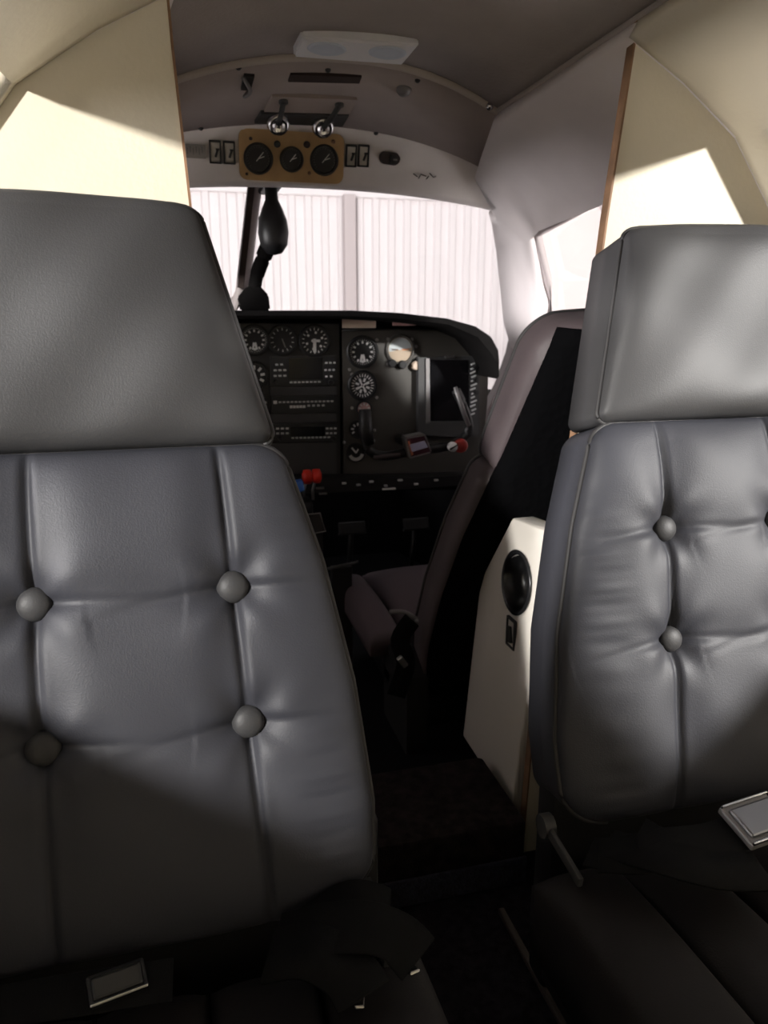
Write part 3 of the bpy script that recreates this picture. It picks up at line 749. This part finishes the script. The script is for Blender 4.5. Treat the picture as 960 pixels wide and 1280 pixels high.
# big display on the right
dp = plate('display', [(523, 447), (598, 445), (600, 546), (523, 545)], PY - .022, .022, M['panel_grey'])
bm = B(); prism(bm, [q(u, v, PY - .024) for u, v in ((538, 450), (585, 450), (587, 526), (538, 526))], (0, .004, 0)); obj('screen', bm, M['screen'], dp)
bm = B(); prism(bm, [q(u, v, PY - .027) for u, v in ((532.5, 448), (537, 448), (538, 529), (533, 529))], (0, .008, 0)); b = obj('bezel_strip', bm, M['dull'], dp); b['label'] = 'pale metal side strip'
bm = B(); prism(bm, [q(u, v, PY - .027) for u, v in ((533, 527), (586, 527), (586, 531), (533, 531))], (0, .008, 0)); obj('bezel_strip', bm, M['panel_grey'], dp)
bm = B(); box(bm, q(562, 446, PY - .026), (12 * S1, .008, 2.4 * S1), None, .001); obj('latch', bm, M['steel'], dp)
for k in range(13):
    v = 455 + k * 5.2
    bm = B(); box(bm, q(591 + (k % 2) * 1.2, v, PY - .024), ((5 + (k * 7 % 4)) * S1, .005, 1.7 * S1), Matrix.Rotation(math.radians(-20), 3, 'Y')); obj('button', bm, M['legend'], dp)
for v in (459, 475, 490):
    bm = B(); lathe(bm, q(594, v, PY - .024), FN, [(3 * S1, 0), (3 * S1, .012), (0, .014)], 12); obj('knob', bm, M['black'], dp, False, angle=40)

# ------------------------------------------------------------------ control wheel
YY = 1.96
cw = thing('control_wheel', 'black two-horned control wheel with a square badge in front of the panel', 'control wheel', aY(523, 557, YY))
w0 = aY(523, 557, YY)
def wq(u, v, y=YY): return aY(u, v, y) - w0
bm = B(); cyl(bm, (0, .02, 0), (0, 1, -.05), .016, .163, 16); obj('column', bm, M['black'], cw, True)
bm = B(); tube(bm, smoothpath([wq(456, 514, YY + .0), wq(457, 540), wq(461, 562), wq(478, 570), wq(500, 567), wq(523, 562), wq(548, 560), wq(572, 553), wq(586, 536), wq(580, 510), wq(570, 488)], 6), .013, 10)
obj('wheel', bm, M['black'], cw, True)
bm = B(); tube(bm, [wq(569, 484, YY - .012), wq(576, 505, YY - .014), wq(586, 532, YY - .012)], [.006, .007, .007], 8); g = obj('horn_grip', bm, M['dull'], cw, True); g['label'] = 'grey metal grip of the right horn'
bm = B(); tube(bm, [wq(456, 512), wq(457, 538), wq(461, 556)], [.017, .019, .016], 10); obj('horn_grip', bm, M['black'], cw, True)
bm = B(); tube(bm, [wq(467, 571.5, YY - .010), wq(500, 568.5, YY - .010)], .006, 8); obj('bar_trim', bm, M['cockpit_leather'], cw, True)
def ortho(pts, y, d): return [wq(u, v, y) for u, v in pts]
padp = [(506, 547), (532, 542), (541, 566), (512, 574)]
bm = B(); prism(bm, ortho(padp, YY - .035, 0), (0, .045, 0)); bmesh.ops.bevel(bm, geom=bm.edges[:], offset=.004, segments=2, affect='EDGES'); hub = obj('hub_pad', bm, M['steel'], cw, False, angle=40); hub['label'] = 'square hub pad with pale metal rim'
bm = B(); prism(bm, ortho([(509, 549), (530.5, 545), (538, 564.5), (514, 571)], YY - .037, 0), (0, .006, 0)); obj('badge', bm, mat('maroon_badge', (.05, .012, .02), .3), hub)
bm = B(); prism(bm, ortho([(512, 556), (531, 551), (535, 559), (515, 565)], YY - .039, 0), (0, .004, 0)); obj('badge_band', bm, mat('lilac_badge', (.45, .45, .62), .35), hub)
bm = B(); prism(bm, ortho([(509.5, 552), (512, 551.5), (517, 568), (514.5, 569.5)], YY - .0385, 0), (0, .004, 0)); obj('badge_stripe', bm, mat('orange_badge', (.60, .20, .10), .35), hub)
p = wq(576, 557, YY - .014)
bm = B(); lathe(bm, p, (-.35, -1, .1), [(.020, -.012), (.020, .006), (.016, .012), (0, .013)], 20); rb = obj('red_button', bm, mat('dark_red_button', (.30, .02, .015), .4), cw, True)
p2 = wq(566, 558.5, YY - .026)
bm = B(); lathe(bm, p2, (-.1, -1, .1), [(.0135, -.012), (.0135, .003), (.011, .006), (0, .0065)], 20); wk = obj('trim_switch', bm, M['lamp_white'], cw, True)
bm = B(); box(bm, p2 + V((-.0, -.008, 0)), (.026, .005, .0045), Matrix.Rotation(math.radians(-28), 3, 'Y'), .001); obj('slot', bm, M['black'], wk)

# ------------------------------------------------------------------ throttle quadrant, bracket, pedals, lower structure
TQ = 2.0
tq = thing('throttle_quadrant', 'throttle quadrant with red and blue lever knobs below the radios', 'throttle quadrant', aY(375, 640, TQ))
t0 = aY(375, 640, TQ)
bm = B(); box(bm, (-.03, .02, .0), (.13, .085, .07), None, .012); obj('housing', bm, M['black'], tq, False, angle=40)
for i, (u, v, m) in enumerate(((384, 596, 'red'), (395.5, 595, 'red'), (364.5, 608, 'blue'), (374, 607, 'blue'))):
    p = aY(u, v, TQ - .01 - .012 * (m == 'blue')) - t0
    bm = B(); tube(bm, [p, p + V((-.003, .05, -.05)), (p.x - .004, .03, .025)], .0045, 8); lv = obj('lever', bm, M['steel'], tq, True)
    bm = B()
    if m == 'red':
        lathe(bm, p + V((-.0145, 0, 0)), (1, 0, 0), [(0, 0), (.010, .001), (.0195, .005), (.0205, .0145), (.0195, .024), (.010, .028), (0, .029)], 18)
    else: box(bm, p, (.023, .024, .034), Matrix.Rotation(math.radians(-12), 3, 'Y'), .006, 3)
    obj('knob', bm, M[m], lv, True)['label'] = m + ' lever knob'
for u, v in ((400, 610), (404, 617)):
    p = aY(u, v, TQ) - t0
    bm = B(); box(bm, p, (.022, .012, .005), None, .001); obj('friction_tab', bm, M['dull'], tq)
bk = thing('metal_bracket', 'dull grey rectangular metal frame below the throttle levers', 'bracket', aY(395, 655, 1.93))
b0 = aY(395, 655, 1.93)
f4 = [aY(u, v, 1.93) - b0 for u, v in ((381, 643.5), (400, 641.5), (407, 664), (384, 668.5))]
bm = B(); tube(bm, f4, .0025, 6, closed=True); obj('rim', bm, M['dull'], bk)
bm = B(); prism(bm, [p * .97 for p in f4], (0, .012, 0)); obj('plate', bm, mat('dark_plate', (.03, .028, .028), .6), bk)
bm = B(); box(bm, V((-.004, .022, -.10)), (.05, .018, .20), None, .004); obj('support', bm, M['black'], bk)
for i, (u, v) in enumerate(((440, 660), (520, 655))):
    p = aY(u, v, 2.55)
    t = thing('rudder_pedal', 'dark rudder pedal under the panel, %s' % ('the one nearer the centre' if i == 0 else 'the one nearer the right wall'), 'pedal', p, 'rudder pedals under the panel')
    bm = B(); box(bm, (0, 0, 0), (.10, .014, .045), Matrix.Rotation(math.radians(-20), 3, 'X'), .004); obj('foot_plate', bm, M['dull'] if False else mat('dark_pedal_metal', (.012, .012, .012), .6), t)
    bm = B(); tube(bm, [(0, .01, -.02), (0, .05, -.14), (0, .06, -p.z + .003)], .010, 8); obj('arm', bm, M['black'], t, True)
    bm = B(); box(bm, (0, -.004, -.020), (.105, .010, .006), None, .002); obj('edge', bm, M['panel_grey'], t)
pr_ = thing('floor_rail', 'thin metal bar across the dark footwell below the pedals', 'rail', aY(428, 708, 2.0))
p0 = aY(428, 708, 2.0)
bm = B(); tube(bm, [aY(410, 711, 2.0) - p0, aY(448, 702, 2.0) - p0], .005, 8); obj('bar', bm, M['panel_grey'], pr_, True)
bm = B(); box(bm, (0, .02, -.5 * p0.z - .003), (.06, .03, p0.z - .004), None, .004); obj('post', bm, M['black'], pr_)

# ------------------------------------------------------------------ overhead switch band fittings
ON = V((0, -.97, -.24)).normalized()
OP = V((CX, 1.912, 1.455))
def oq(u, v, off=0.0):
    nn = (V((CX, 1.912, 1.455)) - V((CX, 1.945, 1.352))).cross(V((1, 0, 0)))
    p = aP(u, v, OP, nn); o = p.x - CX; sg = 0.06 * min(1.0, abs(o) / (.45 + (0.07 if o < 0 else 0))) ** 2.2
    return aP(u, v, OP - V((0, 0, sg)), nn) + ON * off
OR = basis(ON); OS = (oq(401, 200) - oq(400, 200)).length
gp = thing('overhead_gauge_plate', 'tan overhead plate with three round black gauges', 'gauge plate', oq(365, 196))
g0 = oq(365, 196)
bm = B(); outl = [OR @ V((x, 0, z)) for x, z in rrect(128 * OS, 56 * OS, 9 * OS)]
prism(bm, [p - ON * .016 for p in outl], ON * .022); bmesh.ops.bevel(bm, geom=[e for e in bm.edges], offset=.002, segments=2, affect='EDGES')
bm2 = obj('plate', bm, M['tan'], gp, False, angle=40)
bm = B(); outl2 = [OR @ V((x, 0, z)) for x, z in rrect(133 * OS, 61 * OS, 10 * OS)]
prism(bm, [p - ON * .022 for p in outl2], ON * .014); obj('backing', bm, M['white_panel'], gp)
for u, v, r in ((322.5, 198, 17), (364, 199, 14), (404.5, 200, 17)): gauge(u, v, r * OS * .90, 'oh', gp, oq(u, v, .007), ON, g0)
for u, v, m, r in ((346, 180, 'black', 4), (383, 180.5, 'brown_strip', 4), (313, 173, 'brown_strip', 2), (416, 177, 'wood', 2.4), (386, 216, 'wood', 2.2), (308, 217, 'brown_strip', 1.6)):
    bm = B(); lathe(bm, oq(u, v, .005) - g0, ON, [(r * OS, -.001), (r * OS, .004), (r * .6 * OS, .007), (0, .007)], 14); obj('screw', bm, M[m], gp, False, angle=40)
for i, (u, v, nm) in enumerate(((269, 190, 'first rocker switch left of the tan gauge plate, the outer one'), (286.5, 191, 'rocker switch just left of the tan gauge plate'), (438.5, 195, 'rocker switch just right of the tan gauge plate'), (454, 195, 'second rocker switch right of the tan gauge plate, the outer one'))):
    t = thing('rocker_switch', 'ivory ' + nm, 'switch', oq(u, v), 'overhead rocker switches')
    bm = B()
    for x, z, sx, sz in ((-6.0, 0, 1.8, 25), (6.0, 0, 1.8, 25), (0, 11.6, 13, 2.4), (0, -11.6, 13, 1.8)): box(bm, OR @ V((x * OS, -.002, z * OS)), (sx * OS, .010, sz * OS), OR, .0008)
    obj('frame', bm, M['black'], t)
    bm = B(); box(bm, OR @ V((0, 0, 0)), (10.5 * OS, .008, 21.5 * OS), OR @ Matrix.Rotation(math.radians(6), 3, 'X'), .0015); rk = obj('rocker', bm, M['switch'], t)
    bm = B(); box(bm, OR @ V((1.5 * OS, -.0055, -1 * OS)), (2.6 * OS, .003, 9 * OS), OR @ Matrix.Rotation(math.radians(20), 3, 'Y')); box(bm, OR @ V((2.6 * OS, -.0055, 3 * OS)), (4 * OS, .003, 2.2 * OS), OR); obj('marking', bm, M['black'], rk)
t = thing('label_plate', 'small grey plate at the left end of the overhead band', 'plate', oq(244, 189))
bm = B(); box(bm, (0, 0, 0), (24 * OS, .006, 15 * OS), OR, .001); obj('plate', bm, mat('grey_plate', (.30, .28, .26), .5), t)
bm = B()
for k in range(6): box(bm, OR @ V(((-9 + k * 3.4) * OS, -.004, (k % 2) * 2 * OS)), (1.3 * OS, .002, 7 * OS), OR)
obj('ribbing', bm, M['dull'], t)
t = thing('oxygen_jack', 'dark elongated jack socket at the right of the overhead band', 'socket', oq(487, 198))
hexp = [(-14, 3), (-10, 7.5), (9, 7), (14, 1), (12, -5), (7, -8), (-9, -6.5), (-13, -3)]
bm = B(); prism(bm, [OR @ V((x * OS, -.006, z * OS)) for x, z in hexp], ON * -.012); bmesh.ops.bevel(bm, geom=bm.edges[:], offset=.002, segments=2, affect='EDGES'); obj('body', bm, mat('maroon_black', (.018, .008, .010), .4), t)
bm = B(); cyl(bm, OR @ V((4 * OS, -.006, -1 * OS)), ON, 5.5 * OS, .004, 16); obj('plug', bm, M['black'], t)
bm = B(); box(bm, OR @ V((6 * OS, -.011, -1 * OS)), (5 * OS, .002, 2 * OS), OR); obj('glint_tab', bm, M['dull'], t)
bm = B()
for u, v, l, a in ((519, 219, 7, 30), (524, 221, 5, -60), (529, 219, 8, 15), (534, 222, 5, -50), (539, 219, 7, 40), (543, 221, 4, -20)):
    p = aY(u, v, 1.93) ; box(bm, oq(u, v, .002), (l * OS, .002, 1.1 * OS), OR @ Matrix.Rotation(math.radians(a), 3, 'Y'))
tag(obj('scribble_mark', bm, M['brown_strip']), 'faint dark handwritten scribble on the white band right of the jack', 'mark')

# fittings on the grey cap
KP = V((CX, 1.57, 1.512)); KD = V((0, .33, -.05)).normalized(); KN = V((1, 0, 0)).cross(KD); KN = KN if KN.z < 0 else -KN
def sag(p, w):
    o = p.x - CX; return 0.075 * min(1.0, abs(o) / (w + (0.07 if o < 0 else 0))) ** 2.2
def kq(u, v, off=0.0):
    p = aP(u, v, KP, KN)
    for _ in range(3): p = aP(u, v, KP - V((0, 0, sag(p, .315 + .3 * (p.y - 1.57)))), KN)
    return p + KN * off
KX = V((1, 0, 0))
def kpoly(name, pts, lo, hi, m, parent, org):
    bm = B(); prism(bm, [kq(u, v, hi) - org for u, v in pts], KN * (lo - hi)); return obj(name, bm, m, parent)
t = thing('reading_lamp_pair', 'pair of chrome swivel lamps on a dark plate above the tan gauge plate', 'lamp', kq(385, 135, .0)); o0 = kq(385, 135)
kpoly('plate', [(318, 150), (326, 138), (436, 140), (428, 154)], -.01, .008, M['panel_grey'], t, o0)
kpoly('tan_strip', [(330, 137), (340, 118), (446, 122), (437, 140)], -.01, .005, mat('taupe_strip', (.36, .30, .27), .6), t, o0)
for u, v, us, vs_ in ((347, 143, 354, 122), (403, 147, 424, 126)):
    p = kq(u, v, .022) - o0
    bm = B(); lathe(bm, p + V((0, 0, .004)), V((0, -.75, -.65)), [(0, -.024), (.017, -.021), (.025, -.006), (.026, .005), (.023, .013), (.016, .017), (.012, .011), (0, .009)], 24); hd = obj('lamp_head', bm, M['chrome'], t, True)
    bm = B(); cyl(bm, kq(us, vs_, 0) - o0, KN, .010, .012, 12); tube(bm, [kq(us, vs_, .010) - o0, kq((us + u) / 2, (vs_ + v) / 2, .020) - o0, p], .006, 8); obj('arm', bm, M['panel_grey'], t, True)
bm = B(); prism(bm, [kq(u, v, .004) for u, v in ((360, 100), (363, 91), (452, 94), (449, 102))], KN * -.012)
tag(obj('slot_trim', bm, M['brown_strip']), 'long narrow dark slot in the grey overhead cap', 'slot')
t = thing('coat_hook', 'dark folded hook at the left of the grey overhead cap', 'hook', kq(309, 100)); o0 = kq(309, 100)
kpoly('base', [(301, 109), (305, 91), (318, 92), (313, 110)], -.004, .006, mat('hook_dark', (.02, .018, .017), .5), t, o0)
bm = B(); tube(bm, smoothpath([kq(304, 93, .006) - o0, kq(312, 98, .024) - o0, kq(305, 108, .02) - o0, kq(313, 106, .008) - o0], 5), .004, 8); obj('hook', bm, M['dull'], t, True)
bm = B(); lathe(bm, kq(505, 111, -.002), KN, [(.016, 0), (.016, .006), (.011, .014), (0, .016)], 18)
tag(obj('knob', bm, M['dull'], None, True), 'small grey round knob at the right of the grey overhead cap', 'knob')
for i, (u, v, d) in enumerate(((298, 84, 'above the dark folded hook'), (410, 87, 'above the long dark slot'), (522, 100, 'right of the small grey knob'), (470, 166, 'right above the white band'), (251, 160, 'at the left end above the white band'))):
    bm = B(); lathe(bm, kq(u, v, -.001), KN, [(.006, 0), (.006, .003), (.003, .006), (0, .006)], 10)
    tag(obj('screw', bm, M['black'], None, True), 'small dark screw in the overhead cap, ' + d, 'screw', 'overhead cap screws')
bm = B(); lathe(bm, aY(612, 133, 1.545), (-.3, -.8, -.4), [(.007, -.004), (.007, .003), (0, .006)], 12); tag(obj('snap_stud', bm, M['chrome'], None, True), 'tiny bright stud at the right end of the headliner lip', 'stud')

# ceiling light
CP = V((CX, 1.45, 1.512)); CN_ = V((0, -.155, -1)).normalized()
def cq(u, v, off=0.0): return aP(u, v, CP, CN_) + CN_ * off
t = thing('ceiling_light', 'white rectangular ceiling light with two frosted lenses', 'ceiling light', cq(446, 54)); o0 = cq(446, 54)
bm = B(); prism(bm, [cq(u, v, .014) - o0 for u, v in ((376, 37), (524, 47), (503, 72.5), (366, 62))], CN_ * -.03); bmesh.ops.bevel(bm, geom=bm.edges[:], offset=.004, segments=2, affect='EDGES'); obj('housing', bm, M['lamp_white'], t, False, angle=40)
for u, v in ((408, 50), (484, 55)):
    c = cq(u, v, .012) - o0
    bm = B(); lathe(bm, c, CN_, [(.034, 0), (.036, .004), (.031, .006), (.026, .004), (.012, .006), (0, .007)], 28, 1.0, .62); obj('lens', bm, M['lens'], t, True)

# ------------------------------------------------------------------ magnetic compass on the windshield post
YC = 2.12
cp = thing('magnetic_compass', 'black magnetic compass hanging at the windshield centre post', 'compass', aY(340, 285, YC)); o0 = aY(340, 285, YC)
def c_(u, v, y=YC): return aY(u, v, y) - o0
bm = B(); lathe(bm, c_(339, 240) + V((0, 0, 0)), (0, -.15, -1), [(.016, -.035), (.017, .02), (.028, .045), (.038, .075), (.0405, .105), (.036, .135), (.022, .155), (0, .162)], 28); obj('housing', bm, M['black'], cp, True)
bm = B(); cyl(bm, c_(329, 274), (-.6, -.8, 0), .008, .012, 12); obj('adjuster', bm, M['steel'], cp, True)
bm = B(); tube(bm, smoothpath([c_(336, 306, 2.15), c_(328, 325, 2.16), c_(321, 345, 2.16), c_(318, 362, 2.16)], 5), [.022] * 5 + [.020] * 5 + [.018] * 5 + [.020], 12); obj('arm', bm, M['shade'], cp, True)
bm = B(); prism(bm, [c_(u, v, 2.14) for u, v in ((298, 371), (309, 358), (325, 357), (336, 369), (338, 388), (302, 389))], (0, .05, 0)); bmesh.ops.bevel(bm, geom=bm.edges[:], offset=.004, segments=2, affect='EDGES'); obj('shroud', bm, M['shade'], cp, False, angle=40)
bm = B(); box(bm, c_(340, 232) + V((0, .05, .0)), (.05, .14, .012), None, .003); obj('mount', bm, M['black'], cp)

# ------------------------------------------------------------------ the hangar outside
HY = 9.0; GZ = -1.0
bm = B(); box(bm, (0, 2.0, GZ - .05), (26, 18, .1)); g = obj('ground', bm, M['concrete']); struct(g, 'pale concrete hangar floor outside')
hd = thing('hangar_door', 'white corrugated hangar door beyond the windshield', 'hangar door', (2.0, HY, GZ))
h0 = V((2.0, HY, GZ))
zt = aY(500, 250, HY).z - GZ
post_x = [aY(u, 320, HY - .1).x for u in (130, 437, 742)]
post_x = [post_x[0] - 3.0] + post_x + [post_x[2] + 3.0]
RIB = .19
me_c = {}
for a, b in zip(post_x, post_x[1:]):
    rows = []; x = a; prof = []
    while x < b - .01:
        for dx, dy in ((0, 0), (.10, 0), (.115, -.035), (.175, -.035)):
            if x + dx < b: prof.append((x + dx, dy))
        x += RIB
    prof.append((b, 0))
    bm = B(); grid_surface(bm, [[V((x - h0.x, dy, 0.02)) for x, dy in prof], [V((x - h0.x, dy, zt)) for x, dy in prof]])
    o = obj('panel', bm, M['door_white'], hd); solid(o, .01, 0)
for x in post_x:
    bm = B(); box(bm, (x - h0.x, -.10, zt / 2 + .02), (.135, .10, zt), None, .006); obj('post', bm, M['post_pink'], hd)
bm = B(); box(bm, ((post_x[0] + post_x[-1]) / 2 - h0.x, -.03, zt + .06), (post_x[-1] - post_x[0] + .2, .10, .12), None, .004); obj('top_rail', bm, M['door_white'], hd)
bm = B(); box(bm, ((post_x[0] + post_x[-1]) / 2 - h0.x, .05, zt + 1.1), (post_x[-1] - post_x[0] + .2, .06, 2.0)); obj('upper_sheet', bm, M['door_white'], hd)
hw = thing('hangar_side_wall', 'white ribbed hangar wall beyond the cockpit side window', 'wall', (6.6, 3.6, GZ))
prof = []; y = -4.0
while y < 5.3:
    for dy, dx in ((0, 0), (.16, 0), (.175, -.03), (.25, -.03)): prof.append((y + dy, dx))
    y += .27
bm = B(); grid_surface(bm, [[V((dx, y, .02)) for y, dx in prof], [V((dx, y, 4.6)) for y, dx in prof]]); o = obj('sheet', bm, M['door_white'], hw); solid(o, .01, 0)
for y in (-2.0, 1.2, 4.2):
    bm = B(); box(bm, (-.11, y, 2.3), (.10, .12, 4.58), None, .006); obj('post', bm, M['post_pink'], hw)
